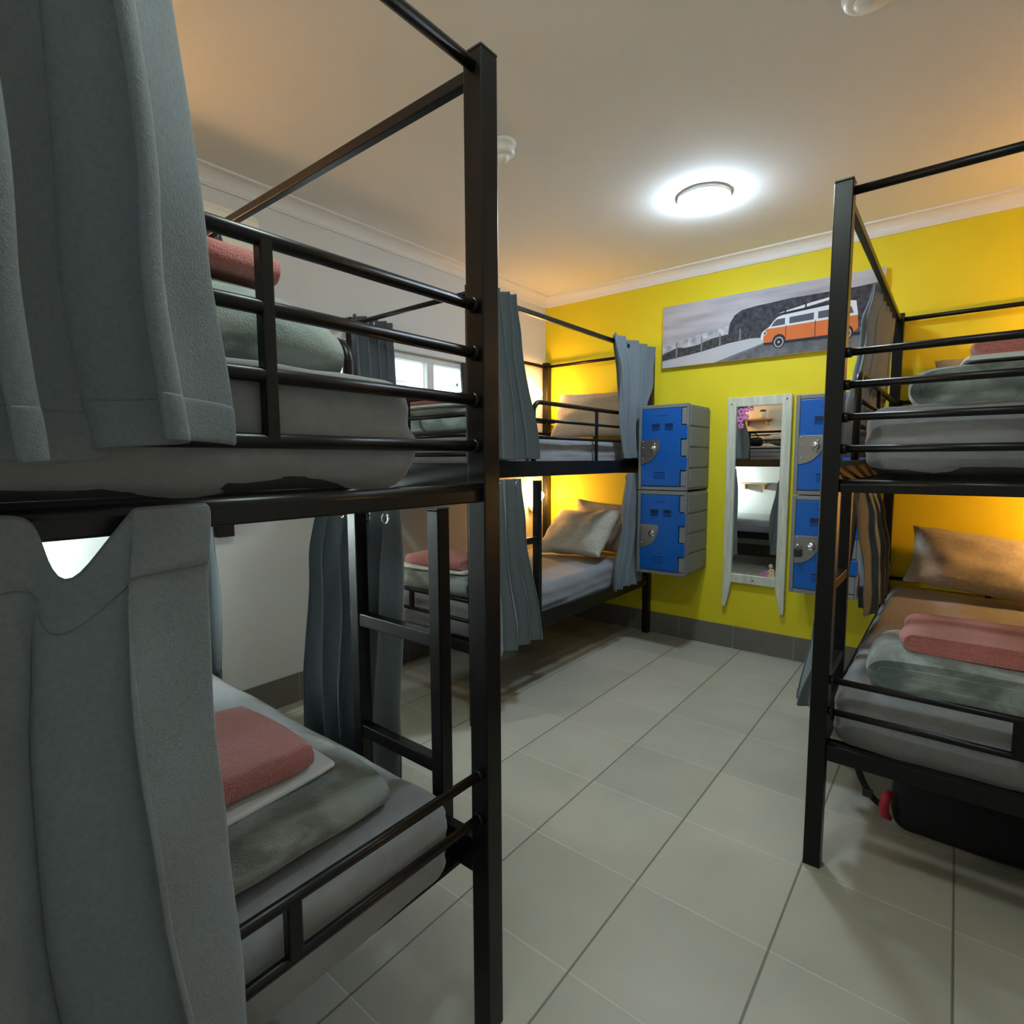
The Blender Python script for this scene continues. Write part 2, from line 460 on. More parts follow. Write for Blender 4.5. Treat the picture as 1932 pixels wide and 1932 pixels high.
# outside the window
aw = thing('awning', 'pale grey slatted awning hanging outside the window', 'awning', (XL - 0.75, 2.3, 2.02))
am = MB()
for k in range(4):
    am.box(-0.012, 0.012, -0.75, 0.75, -0.14 + k * 0.034, -0.11 + k * 0.034)
am.build('slat_panel', M_FENCE, aw)
for sy in (-.7, .7):
    box('support_arm', M_FENCE, 0, .63, sy - .01, sy + .01, -.13, -.11, aw)
box('front_bar', M_FENCE, -0.02, 0.02, -0.77, 0.77, -0.165, -0.14, aw, 0.003)
pl = thing('palm', 'palm fronds growing outside the right half of the window', 'plant', (XL - 1.3, 3.55, -0.1))
MB().tube([(0, 0, 0), (0, 0, 0.9), (0.03, 0, 1.6)], [0.06, 0.05, 0.035]).build('trunk', M_PINE, pl)
random.seed(5)
for k in range(7):
    a = -2.2 + k * 0.62
    m = MB()
    dirv = Vector((0.35 * math.sin(k), math.cos(a), 0.55 + 0.3 * math.sin(k * 2.1)))
    c = [Vector((0.03, 0, 1.6)) + dirv * t * 0.75 - Vector((0, 0, 0.42 * t * t)) for t in [i / 14 for i in range(15)]]
    m.tube(c, 0.006, 5)
    for i in range(2, 14):
        t = (c[i + 1] - c[i - 1]).normalized()
        side = t.cross(Vector((1, 0.2, 0))).normalized()
        for s in (-1, 1):
            tip = c[i] + (side * s + t * 0.7) * 0.22 - Vector((0, 0, 0.03))
            m.face([c[i] - t * 0.012, c[i] + t * 0.012, tip])
    m.build('frond', M_LEAF, pl)

# ------------------------------------------------------------------ bunk beds
L, WD, PS, HP = 2.0, 1.0, 0.05, 2.155
BUNKS = {'A': ((-0.776, 0.922), PI, 1), 'B': ((-1.802, 1.950), PI / 2, 1), 'C': ((-0.331, 1.945), PI / 2, -1)}
def W(k, lx, ly, z=0.0):
    (ox, oy), rot, s = BUNKS[k]
    c, n = round(math.cos(rot)), round(math.sin(rot))
    y = s * ly
    return Vector((ox + c * lx - n * y, oy + n * lx + c * y, z))

def make_bunk(key, label):
    (ox, oy), rot, s = BUNKS[key]
    t = thing('bunk_bed', label, 'bunk bed', (ox, oy, 0), rot, 'black metal bunk beds with canopy rails')
    def B(name, x0, x1, y0, y1, z0, z1, parent=t, bevel=0.003, m=M_METAL):
        return box(name, m, x0, x1, s * y0, s * y1, z0, z1, parent, bevel)
    def T(name, pts, r, parent=t, n=12, m=M_METAL):
        return MB().tube([(p[0], s * p[1], p[2]) for p in pts], r, n).build(name, m, parent)
    for x in (0, L - PS):
        for y in (0, WD - PS):
            p = B('post', x, x + PS, y, y + PS, 0.0, HP)
            B('post_cap', x - .0005, x + PS + .0005, y - .0005, y + PS + .0005, HP, HP + 0.006, p, 0.002, M_BLACK_PLASTIC)
            B('foot_pad', x + .002, x + PS - .002, y + .002, y + PS - .002, -0.0005, 0.012, p, 0.002, M_BLACK_PLASTIC)
    for x in (PS / 2, L - PS / 2):
        inn = 1 if x < 1 else -1
        for z in (1.660, 1.563, 1.466, 1.370):
            r = T('end_rail', [(x, PS * .9, z), (x, WD - PS * .9, z)], 0.0115)
            for y in (PS + .006, WD - PS - .006):
                T('collar', [(x, y - .008, z), (x, y + .008, z)], 0.0155, r)
        B('end_bar', x - .011, x + .011, .49, .51, 1.37, 1.66)
        zo = 0.0 if key == 'A' else -0.014
        B('end_beam', x - .0135, x + .0135, PS, WD - PS, 1.251 + zo, 1.278 + zo)
        T('end_beam_tube', [(x, PS, 1.277 + zo), (x, WD - PS, 1.277 + zo)], 0.0135)
        for z in (0.635, 0.532):
            r = T('lower_end_rail', [(x, PS * .9, z), (x, WD - PS * .9, z)], 0.0105)
            for y in (PS + .005, WD - PS - .005):
                T('collar', [(x, y - .006, z), (x, y + .006, z)], 0.0135, r)
        B('lower_end_bar', x - .010, x + .010, .487, .513, .532, .635)
        if key == 'A' and x < 1:   # set back beneath the mattress
            B('lower_end_beam', .12, .156, PS * .7, WD - PS * .7, 0.372, 0.395)
        else:
            B('lower_end_beam', x - .018, x + .018, PS, WD - PS, 0.372, 0.425)
        T('canopy_rail', [(x, PS * .8, 2.128), (x, WD - PS * .8, 2.128)], 0.0125)
    for y in (PS / 2, WD - PS / 2):
        B('canopy_rail', PS * .8, L - PS * .8, y - .0115, y + .0115, 2.112, 2.138)
        for z0, z1 in ((1.250, 1.335), (0.378, 0.462)):
            r = B('side_rail', PS, L - PS, y - .014, y + .014, z0, z1)
            for x in (PS + .03, L - PS - .03):
                yo = y - .016 if y < .5 else y + .016
                T('bolt', [(x, y - (.019 if y < .5 else -.013), z0 + .03), (x, y + (-.013 if y < .5 else .019), z0 + .03)], 0.007, r, 8, M_BOLT)
    # guard rail with rounded corner on the ladder side, straight rails on the wall side
    y = PS / 2
    hoop = [(0.508, y, 1.335), (0.508, y, 1.60)] + [(0.508 + .06 - .06 * math.cos(a), y, 1.60 + .06 * math.sin(a)) for a in (PI * i / 14 for i in range(1, 8))] + [(L - PS, y, 1.66)]
    T('guard_hoop', hoop, 0.0135)
    for z in (1.563, 1.466):
        T('guard_rail', [(0.508, y, z), (L - PS, y, z)], 0.009)
    B('guard_bar', 1.18, 1.20, y - .008, y + .008, 1.335, 1.66)
    y = WD - PS / 2
    for z in (1.660, 1.563, 1.466):
        T('guard_rail', [(PS * .8, y, z), (L - PS * .8, y, z)], 0.0115)
    # ladder
    for x in (0.172, 0.498):
        st = B('ladder_stile', x, x + .038, -.014, .024, 0.34, 1.222)
        B('stile_cap', x - .0005, x + .0385, -.0145, .0245, 1.222, 1.228, st, 0.002, M_BLACK_PLASTIC)
    for z in (0.900, 0.578):
        B('ladder_rung', 0.210, 0.498, -.009, .021, z - .018, z + .018)
    # slats under both mattresses
    for z in (1.262, 0.384):
        m = MB()
        for i in range(9):
            x = 0.12 + i * 0.22
            m.box(x - .02, x + .02, s * .039, s * (WD - .039), z - .006, z + .006)
        m.build('slat_base', M_METAL, t)
    return t

make_bunk('A', 'black metal bunk bed in the left foreground, its square post nearest the camera')
make_bunk('B', 'black metal bunk bed along the grey window wall in the far corner')
make_bunk('C', 'black metal bunk bed on the right with a black bag beneath it')

# ------------------------------------------------------------------ soft goods
def soft_box(dx, dy, dz, r, amp=0.004, seed=0.0, side=0.0, crease=0.0):
    """rounded box, base centre at the origin, with cloth wrinkles"""
    hx, hy, hz = dx / 2, dy / 2, dz / 2
    def coords(h, n):
        e = [-h, -h + r * .18, -h + r * .4, -h + r * .68, -h + r]
        mid = [-h + r + (2 * h - 2 * r) * i / n for i in range(1, n)]
        return e + mid + [-c for c in e[::-1]]
    cx, cy, cz = coords(hx, max(2, int(dx / .035))), coords(hy, max(2, int(dy / .035))), coords(hz, max(2, int(dz / .025)))
    m = MB()
    def P(x, y, z):
        p = Vector((x, y, z))
        q = Vector((max(-hx + r, min(hx - r, x)), max(-hy + r, min(hy - r, y)), max(-hz + r, min(hz - r, z))))
        d = p - q
        n = d.normalized() if d.length > 1e-9 else Vector((0, 0, 1))
        o = q + n * r if d.length > 1e-9 else p
        w = amp * (fbm((x * 5 + seed, y * 5, z * 9)) + .5 * fbm((x * 14, y * 14 + seed, z * 20)))
        if side:
            w += side * fbm((x * 2.5 + y * 1.2 + seed, y * 2.5, z * 34)) * (1 - abs(n.z))
        if crease:   # soft diagonal pulls
            q_ = (y + x) * 7 + z * 16 + seed
            w += crease * max(0.0, fbm((q_, (y - z) * 2.2, seed))) * (1 - .8 * max(0.0, n.z))
        return o + n * w + Vector((0, 0, hz))
    for a, ss in ((0, 1), (0, -1), (1, 1), (1, -1), (2, 1), (2, -1)):
        if a == 0: rows = [[P(ss * hx, y, z) for y in cy] for z in cz]
        elif a == 1: rows = [[P(x, ss * hy, z) for x in cx] for z in cz]
        else: rows = [[P(x, y, ss * hz) for x in cx] for y in cy]
        m.grid(rows)
    return m

def mattress(key, z, label, seed, lx0=0.065, lx1=1.94, ly0=0.055, ly1=0.945, th=0.205, crease=0.006):
    c = W(key, (lx0 + lx1) / 2, (ly0 + ly1) / 2, z)
    t = thing('mattress', label, 'mattress', c, BUNKS[key][1], 'single mattresses under grey fitted sheets')
    soft_box(lx1 - lx0 - .02, ly1 - ly0 - .02, th - .02, 0.045, 0.002, seed).build('mattress_core', M_MATTRESS, t, doubles=True)
    o = soft_box(lx1 - lx0, ly1 - ly0, th - .004, 0.055, 0.006, seed, 0.008, crease).build('fitted_sheet', M_SHEET, t, doubles=True)
    o.location = (0, 0, 0.004)
    return t
mattress('A', 1.292, 'grey sheeted mattress on the upper bunk in the left foreground', 1.0, 0.045, 1.93, 0.185, 0.945, crease=0.016)
mattress('A', 0.400, 'grey sheeted mattress on the lower bunk in the left foreground', 7.0, 0.05, 1.93, 0.10, 0.94)
mattress('B', 1.275, 'grey sheeted mattress on the upper bunk beside the window', 13.0)
mattress('B', 0.405, 'grey sheeted mattress on the lower bunk in the far left corner', 19.0)
mattress('C', 1.292, 'grey sheeted mattress on the upper bunk at the right', 25.0, ly0=0.10)
mattress('C', 0.396, 'grey sheeted mattress on the lower bunk at the right above the black bag', 31.0)

def nest_path(Wd, t, loose=0.0):
    """cross-section of a twice-folded cloth: four layers, round fold at -x"""
    pts = []
    hw = Wd / 2
    def arc(cx, cz, r, a0, a1, n=8):
        return [(cx + r * math.cos(a0 + (a1 - a0) * i / n), cz + r * math.sin(a0 + (a1 - a0) * i / n)) for i in range(n + 1)]
    x_out = -hw + 2.0 * t
    for i in range(9):
        pts.append((hw - (hw - x_out) * i / 8 - .01 * t, 3.5 * t))
    pts += arc(x_out, 2.0 * t, 1.5 * t, PI / 2, 3 * PI / 2)[1:]
    for i in range(1, 9):
        pts.append((x_out + (hw - .5 * t - x_out) * i / 8, 0.5 * t))
    pts += arc(hw - .5 * t, 1.0 * t, 0.5 * t, -PI / 2, PI / 2)[1:]
    for i in range(1, 9):
        pts.append((hw - .5 * t - (hw - .5 * t - x_out) * i / 8, 1.5 * t))
    pts += arc(x_out + .05 * t, 2.0 * t, 0.5 * t, 3 * PI / 2, PI / 2)[1:]
    for i in range(1, 9):
        pts.append((x_out + (hw - t - x_out) * i / 8, 2.5 * t))
    return pts

def folded(name, label, cat, m, Wd, t, depth, loc, rotz, seed, group, amp=1.0, round_=0.5, white_edge=False):
    path = nest_path(Wd, t)
    hw, hd, H = Wd / 2, depth / 2, 4 * t
    mb = MB()
    ny = max(10, int(depth / .025))
    rows = []
    for j in range(ny + 1):
        v = -1 + 2 * j / ny
        e = abs(v) ** 4
        row = []
        for x, z in path:
            k = 1 - 0.05 * e
            zz = z * (1 - 0.14 * round_ * e) - 0.10 * H * round_ * (abs(x) / hw) ** 4 * (z / H) + amp * .006 * fbm((x * 6 + seed, v * 2.4, z * 4)) * min(1, z / t)
            xx = x * k + amp * .012 * fbm((seed, v * 2.1 + 7, z * 12))
            yy = v * hd * (1 - 0.03 * (abs(x) / hw) ** 4) + amp * .010 * fbm((x * 4, seed + 3, z * 16))
            row.append((xx, yy, max(zz, t * .5)))
        rows.append(row)
    mb.grid(rows)
    o = mb.build(name, m)
    so = o.modifiers.new('thickness', 'SOLIDIFY'); so.thickness = t * 0.97; so.offset = 0.0; so.use_rim = True
    be = o.modifiers.new('soft_edge', 'BEVEL'); be.width = t * .28; be.segments = 3; be.limit_method = 'ANGLE'; be.angle_limit = math.radians(60)
    ss = o.modifiers.new('smooth', 'SUBSURF'); ss.levels = 1; ss.render_levels = 1
    o.location = loc; o.rotation_euler = (0, 0, rotz)
    return tag(o, label, cat, group)

GB, GT, GS = 'sage fleece blankets folded on the beds', 'coral towels folded on the blankets', 'white sheets folded between blanket and towel'
def pile(key, lx, ly, z, wd, dp, rot, seed, where, tb=0.036, sheet=True, tw=(0.34, 0.26), toff=(0, 0), tt=0.013, round_=1.0):
    """blanket, folded sheet and towel; returns nothing, each is its own thing"""
    c = W(key, lx, ly, z)
    folded('blanket', 'sage green fleece blanket folded ' + where, 'blanket', M_FLEECE, wd, tb, dp, c, rot, seed, GB, round_=round_)
    z2 = z + 4 * tb * 0.985
    c2 = W(key, lx + toff[0], ly + toff[1], z2)
    if sheet:
        folded('sheet', 'white sheet folded under the coral towel ' + where, 'bed sheet', M_WHITE_SHEET, tw[0] + .05, 0.0035, tw[1] + .06, c2, rot + .06, seed + 5, GS, 0.4, 0.1)
        c2 = c2 + Vector((0, 0, 4 * .0035))
    folded('towel', 'coral pink towel folded ' + where, 'towel', M_TOWEL, tw[0], tt, tw[1], c2 + Vector((0, 0, .001)), rot, seed + 9, GT, 0.8, 0.4)

# left foreground bunk: the fold faces the foot rails (+X)
pile('A', 0.42, 0.56, 1.499, 0.42, 0.66, PI, 2.0, 'on the upper bunk in the left foreground', tb=0.046, tw=(0.34, 0.48), toff=(0.0, 0.02), tt=0.014, sheet=False, round_=2.6)
pile('A', 0.315, 0.50, 0.607, 0.40, 0.57, PI, 4.0, 'on the lower bunk in the left foreground', tb=0.020, tw=(0.34, 0.42), toff=(0.085, 0.03), tt=0.012, round_=1.6)
pile('B', 0.25, 0.45, 1.483, 0.32, 0.66, PI / 2, 6.0, 'on the upper bunk beside the window', tb=0.036, tw=(0.26, 0.46), tt=0.014)
pile('B', 0.25, 0.47, 0.613, 0.34, 0.62, PI / 2 + .03, 8.0, 'on the lower bunk in the far left corner', tb=0.03, tw=(0.28, 0.44), toff=(0.02, 0.0), tt=0.014)
pile('C', 0.36, 0.50, 1.499, 0.62, 0.40, 0, 10.0, 'on the upper bunk at the right', tb=0.031, tw=(0.44, 0.34), toff=(0.0, 0.06), tt=0.014)
pile('C', 0.34, 0.47, 0.604, 0.70, 0.40, 0, 12.0, 'on the lower bunk at the right', tb=0.029, tw=(0.58, 0.33), toff=(0.03, 0.03), tt=0.015, sheet=False)

def pillow(label, loc, rot, w=0.68, h=0.44, th=0.17, seed=0.0):
    m = MB()
    n = 36
    def P(u, v, sgn):
        a = max(0.0, (1 - abs(u) ** 2.6)) ** .5 * max(0.0, (1 - abs(v) ** 2.6)) ** .5
        x = u * w / 2 * (1 - .07 * (1 - v * v))
        y = v * h / 2 * (1 - .08 * (1 - u * u))
        edge = (abs(u) ** 4 + abs(v) ** 4) / 2
        wr = .010 * fbm((u * 3 + seed, v * 3, sgn)) + .012 * edge * fbm((u * 9, v * 9 + seed, sgn * 2))
        z = sgn * (th / 2 * a ** .85 + (wr if a > 0 else 0))
        return (x, y, z + .012 * fbm((u * 2, v * 2, seed)))
    g = [-math.cos(PI * i / n) for i in range(n + 1)]
    for sgn in (1, -1):
        m.grid([[P(u, v, sgn) for u in g] for v in g])
    o = m.build('pillow', M_PILLOW, doubles=True)
    o.location = loc; o.rotation_euler = rot
    return tag(o, label, 'pillow', 'pillows in beige cases')
R = math.radians
pillow('beige pillow leaning against the yellow wall on the upper bunk beside the window', (-2.22, 3.77, 1.685), (R(64), 0, R(6)), 0.68, 0.40, 0.15, 1)
pillow('front beige pillow of two on the lower bunk in the far left corner', (-2.20, 3.52, 0.800), (R(47), R(-4), R(-12)), 0.66, 0.42, 0.17, 2)
pillow('rear beige pillow of two on the lower bunk in the far left corner', (-2.10, 3.80, 0.815), (R(76), R(3), R(2)), 0.62, 0.40, 0.12, 3)
pillow('beige pillow propped against the yellow wall on the lower bunk at the right', (0.16, 3.72, 0.790), (R(45), R(6), R(2)), 0.70, 0.38, 0.17, 4)
pillow('beige pillow at the wall end of the upper bunk at the right', (0.19, 3.79, 1.69), (R(66), 0, 0), 0.64, 0.40, 0.15, 5)
pillow('pale pillow lying flat on the upper bunk in the left foreground behind the blanket', (-1.70, 0.40, 1.580), (0, 0, R(90)), 0.60, 0.36, 0.14, 6)

# ------------------------------------------------------------------ curtains
def lerp_rows(rows, z):
    for a, b in zip(rows, rows[1:]):
        if a[0] >= z >= b[0]:
            t = (a[0] - z) / (a[0] - b[0]); t = t * t * (3 - 2 * t)
            return [x + (y - x) * t for x, y in zip(a, b)]
    return rows[-1] if z < rows[-1][0] else rows[0]

def curtain(label, f, rows, nf, phase=0.0, seed=0.0, m=None, zf=None, group='grey privacy curtains on the bunk beds', over=0.28, eyelets=True, hem=0.05, nv=44, cat='curtain', noise_amp=0.008, header=0.0):
    """f(s, d, z) -> world; rows: (z, s0, s1, offset, fold amplitude), top to bottom"""
    m = m or M_CURTAIN
    nu = nf * 18
    zt, zb = rows[0][0], rows[-1][0]
    def P(u, v):
        z = zt + (zb - zt) * v
        _, s0, s1, off, amp = lerp_rows(rows, z)
        wob = .35 * fbm((u * 2.2 + seed, v * 1.3, 3.1)) + .25 * fbm((u * 5 + seed, v * .9, 9.0))
        th = 2 * PI * (nf * u + phase + wob)
        per = (s1 - s0) / nf
        s = s0 + (s1 - s0) * u + over * per * .5 * math.sin(2 * th) * min(1, amp / .03)
        d = off + amp * (math.sin(th) + .22 * math.sin(2 * th + 1 + seed)) + noise_amp * fbm((s * 9, z * 4, seed))
        zz = z + (zf(u, v) if zf else 0)
        if v > .8:
            zz += (v - .8) * .05 * fbm((u * nf * .8, seed, 1.0))
        return s, d, zz
    mb = MB()
    pts = [[f(*P(i / nu, j / nv)) for i in range(nu + 1)] for j in range(nv + 1)]
    mb.grid(pts)
    o = mb.build('curtain', m)
    so = o.modifiers.new('thickness', 'SOLIDIFY'); so.thickness = 0.0022; so.offset = 0
    ss = o.modifiers.new('smooth', 'SUBSURF'); ss.levels = 1; ss.render_levels = 1
    rebase(o)
    tag(o, label, cat, group)
    # stitched hem and header: shallow doubled bands
    for part, va, vb in (('hem', 1 - hem / (zt - zb), 1 - .015 * hem / (zt - zb)), ('header_band', .002, header / (zt - zb))):
        if vb - va < .004: continue
        hb = MB()
        rr = []
        for q in range(5):
            v = va + (vb - va) * q / 4
            row = []
            for i in range(nu + 1):
                s, d, z = P(i / nu, v)
                row.append(f(s, d + .0026, z) - o.location)
            rr.append(row)
        hb.grid(rr)
        h = hb.build(part, m, o)
        so = h.modifiers.new('thickness', 'SOLIDIFY'); so.thickness = 0.0024; so.offset = 0
        ss = h.modifiers.new('smooth', 'SUBSURF'); ss.levels = 1; ss.render_levels = 1
    if eyelets:
        for k in range(nf):
            u = (k + .5 - (phase % .5)) / nf
            s, d, z = P(min(max(u, .03), .97), min(.03 / (zt - zb), .2))
            p = f(s, d, z)
            e = MB().torus((0, 0, 0), 0.013, 0.003, 'x' if abs(f(1, 0, 0)[1] - f(0, 0, 0)[1]) > .5 else 'y', 18, 7).build('eyelet', M_CHROME, o)
            e.location = Vector(p) - o.location
    return o

def side_map(key):
    return lambda s, d, z: W(key, s, -d, z)
def end_map(key):   # s runs along the foot end, from the ladder corner; d outwards
    return lambda s, d, z: W(key, -d, s, z)

# foreground curtains on the foot end of the left bunk (s = 0.922 - y)
fm_ = lambda s, d, z: Vector((-0.776 + d, s, z))
curtain('long grey curtain hanging over the upper bunk rails at the left edge, nearest the camera', fm_,
        [(2.175, -0.07, 0.270, 0.004, 0.018), (1.95, -0.075, 0.288, 0.016, 0.030), (1.60, -0.075, 0.312, 0.030, 0.040), (1.352, -0.08, 0.333, 0.036, 0.042)], 3, 0.62, 3.0, over=0.42, hem=0.055,
        zf=lambda u, v: .012 * math.sin(u * 9))
def droop(u, v):
    k = max(0.0, 1 - v * 3.0) ** 1.5
    return -k * .080 * math.exp(-((u - .63) / .075) ** 2)
curtain('grey curtain drooping from the lower bed frame to the floor at the bottom left', fm_,
        [(1.287, -0.07, 0.311, 0.006, 0.010), (1.15, -0.07, 0.295, 0.010, 0.020), (1.02, -0.07, 0.290, 0.016, 0.026), (0.80, -0.075, 0.296, 0.024, 0.030), (0.55, -0.078, 0.314, 0.030, 0.034), (0.30, -0.08, 0.326, 0.034, 0.036), (0.04, -0.08, 0.335, 0.036, 0.040)], 2, 0.66, 8.0, zf=droop, over=0.30, hem=0.06, eyelets=False, header=0.085)
# ladder side of the left foreground bunk
sA, sB, sC = side_map('A'), side_map('B'), side_map('C')
curtain('grey curtain gathered behind the ladder of the left foreground bunk', sA,
        [(1.215, 0.38, 0.78, 0.030, 0.016), (1.02, 0.41, 0.84, 0.045, 0.028), (0.60, 0.44, 0.90, 0.050, 0.030), (0.22, 0.44, 0.91, 0.050, 0.032)], 5, 0.1, 12.0)
curtain('grey curtain at the wall end of the lower left bunk with a bright lit edge', sA,
        [(1.215, 1.56, 1.80, 0.030, 0.014), (0.80, 1.56, 1.82, 0.040, 0.022), (0.42, 1.58, 1.84, 0.040, 0.024)], 4, 0.2, 14.0)
curtain('grey curtain hanging on the ladder side of the upper bunk in the left foreground', sA,
        [(2.165, 1.29, 1.78, 0.0, 0.018), (1.9, 1.25, 1.78, 0.014, 0.028), (1.345, 1.15, 1.76, 0.030, 0.032)], 4, 0.2, 15.0)
# far corner bunk
curtain('grey curtain gathered at the ladder end of the upper bunk beside the window', sB,
        [(2.175, 0.06, 0.315, 0.0, 0.020), (1.95, 0.06, 0.325, 0.012, 0.026), (1.345, 0.05, 0.45, 0.032, 0.030)], 4, 0.35, 16.0)
curtain('grey curtain gathered at the wall end of the upper bunk next to the blue lockers', sB,
        [(2.165, 1.34, 1.93, 0.0, 0.026), (1.90, 1.40, 1.86, 0.008, 0.034), (1.70, 1.42, 1.80, 0.010, 0.028), (1.348, 1.46, 1.76, 0.016, 0.026)], 4, 0.1, 18.0)
curtain('grey curtain hanging at the ladder end of the lower bunk in the far left corner', sB,
        [(1.245, 0.05, 0.34, 0.022, 0.018), (1.00, 0.05, 0.36, 0.036, 0.028), (0.355, 0.05, 0.49, 0.045, 0.034)], 4, 0.6, 20.0)
curtain('grey curtain bunched at the wall end of the lower bunk beside the stacked lockers', sB,
        [(1.245, 1.52, 1.84, 0.012, 0.016), (0.95, 1.46, 1.80, 0.018, 0.024), (0.45, 1.34, 1.74, 0.022, 0.026)], 4, 0.2, 22.0)
fw = lambda s, d, z: Vector((-2.775 + d, s, z))
curtain('dark grey curtain gathered on the canopy rail in front of the window', fw,
        [(2.185, 1.97, 2.25, 0.0, 0.030), (2.10, 1.97, 2.25, 0.0, 0.030), (1.9, 1.97, 2.25, 0.01, 0.026), (1.50, 1.96, 2.27, 0.012, 0.028)], 4, 0.0, 24.0, hem=0)
curtain('charcoal curtain hanging at the right side of the window', lambda s, d, z: Vector((-2.770 + d, s, z)),
        [(2.03, 2.86, 3.07, 0.0, 0.014), (1.8, 2.87, 3.07, 0.004, 0.016), (1.30, 2.85, 3.09, 0.006, 0.02)], 5, 0.3, 26.0, m=M_CURTAIN_DARK, hem=0, group='window curtains', eyelets=False)
# right bunk
curtain('grey curtain gathered at the wall end of the upper bunk at the right', sC,
        [(2.165, 1.20, 1.90, 0.0, 0.020), (1.95, 1.05, 1.84, 0.014, 0.030), (1.345, 0.72, 1.62, 0.032, 0.034)], 5, 0.15, 28.0)
curtain('grey curtain tucked onto the lower mattress at the right beside the ladder', sC,
        [(1.245, 0.98, 1.66, 0.02, 0.020), (1.05, 1.00, 1.80, -0.010, 0.036), (0.88, 0.95, 1.76, -0.035, 0.044), (0.665, 0.80, 1.40, -0.060, 0.040)], 3, 0.4, 30.0, hem=0)
curtain('grey curtain falling outside the lower bunk at the right, below the lockers', sC,
        [(1.245, 0.62, 0.98, 0.022, 0.014), (0.95, 0.62, 1.00, 0.045, 0.024), (0.60, 0.64, 1.06, 0.10, 0.032), (0.27, 0.62, 1.12, 0.15, 0.036)], 4, 0.7, 32.0)

# ------------------------------------------------------------------ lockers
def locker(x0, z0, label, padlock=False):
    w, d, h = 0.352, 0.388, 0.578
    y1 = YF
    t = thing('locker', label, 'locker', (x0 + w / 2, y1 - d / 2, z0), 0, 'blue doored grey plastic lockers')
    X0, X1, Yf, Yb = -w / 2, w / 2, -d / 2, d / 2
    b = MB()
    b.box(X0, X1, Yf + .012, Yb, 0.004, h - .004)
    body = b.build('body', M_LOCK_GREY, t, 0.008)
    # grooved side panels: five raised ribs on each flank
    for sx in (-1, 1):
        m = MB()
        for k in range(4):
            za = 0.012 + k * (h - .024) / 4
            xa = X0 - .006 if sx < 0 else X1 - .002
            m.box(xa, xa + .008, Yf + .030, Yb - .004, za + .007, za + (h - .024) / 4 - .007)
        m.build('side_ribs', M_LOCK_GREY, t, 0.003)
    # front frame
    m = MB()
    fr = 0.024
    m.box(X0, X0 + fr, Yf - .006, Yf + .016, 0, h).box(X1 - fr * .5, X1, Yf - .006, Yf + .016, 0, h)
    m.box(X0 + fr, X1 - fr * .5, Yf - .006, Yf + .016, 0, .026).box(X0 + fr, X1 - fr * .5, Yf - .006, Yf + .016, h - .026, h)
    # hinge knuckles of the body between the door tabs
    dz0, dz1 = .028, h - .028
    H = dz1 - dz0
    tabs = ((.20, .385), (.60, .785))
    edges = [0, tabs[0][0], tabs[0][1], tabs[1][0], tabs[1][1], 1]
    for a, c in ((0, tabs[0][0]), (tabs[0][1], tabs[1][0]), (tabs[1][1], 1)):
        m.box(X1 - .045, X1 - fr * .5, Yf - .006, Yf + .016, dz0 + a * H + .002, dz0 + c * H - .002)
    m.build('front_frame', M_LOCK_GREY, t, 0.004)
    # door with two hinge tabs
    xr, xt = X1 - .049, X1 - .003
    xl = X0 + fr + .002
    poly = [(xl, dz0)]
    poly += [(xr, dz0)]
    for a, c in tabs:
        poly += [(xr, dz0 + a * H + .004), (xt, dz0 + a * H + .004), (xt, dz0 + c * H - .004), (xr, dz0 + c * H - .004)]
    poly += [(xr, dz1), (xl, dz1)]
    door = MB().prism(poly, Yf - .010, Yf + .012, 'y').build('door', M_LOCK_BLUE, t, 0.004)
    def slot(name, xa, xb, za, zb, mm, out=.0012):
        return box(name, mm, xa, xb, Yf - .010 - out, Yf - .008, za, zb, door, 0.0006)
    for xa in (-.075, .018):
        slot('vent_slot', xa, xa + .055, h * .735, h * .735 + .026, M_SLOT)
        m2 = MB().prism([(Yf - .0102, h * .735 - .022), (Yf - .017, h * .735 - .002), (Yf - .0102, h * .735 - .001)], xa, xa + .055, 'x')
        m2.build('vent_lip', M_LOCK_BLUE, door)
    m2 = MB().prism([(Yf - .0102, h * .13), (Yf - .018, h * .195), (Yf - .0102, h * .20)], -.055, .022, 'x')
    m2.build('lower_louvre', M_LOCK_BLUE, door)
    slot('vent_slot', -.055, .022, h * .203, h * .215, M_SLOT)
    slot('upper_louvre', -.045, .030, h * .868, h * .876, M_SLOT, .0006)
    # quarter-round steel latch plate with rivets and turn lock
    cx, cz, r = xl - .001, h * .595, .135
    q = [(cx, cz)] + [(cx + r * .93 * math.cos(a), cz - r * 1.15 * math.sin(a)) for a in (PI / 2 * i / 12 for i in range(13))]
    q = [(cx, cz), (cx + r, cz), (cx + r, cz - .02)] + [(cx + r * math.cos(a), cz - .02 - (r + .01) * math.sin(a)) for a in (PI / 2 * i / 10 for i in range(1, 11))]
    latch = MB().prism(q, Yf - .014, Yf - .0095, 'y').build('latch_plate', M_STEEL, t, 0.0012)
    for px, pz in ((.014, -.012), (.016, -.055), (.014, -.130), (.095, -.098), (.098, -.03)):
        MB().lathe([(.0055, 0), (.0045, -.003), (.0, -.0042)], (cx + px, Yf - .0138, cz + pz), 12, 'y').build('rivet', M_CHROME, latch)
    MB().lathe([(.024, 0), (.024, -.006), (.019, -.010), (.0, -.010)], (cx + .088, Yf - .0138, cz - .062), 20, 'y').build('turn_lock', M_CHROME, latch)
    MB().tube([(cx + .080, Yf - .030, cz - .070), (cx + .096, Yf - .030, cz - .054)], .006, 8).build('lock_knob', M_CHROME, latch)
    return t, cx, cz, Yf
locker(-1.742, 1.131, 'grey locker with a blue door, top of the stack beside the far corner bunk')
locker(-1.742, 0.548, 'grey locker with a blue door, bottom of the stack beside the far corner bunk')
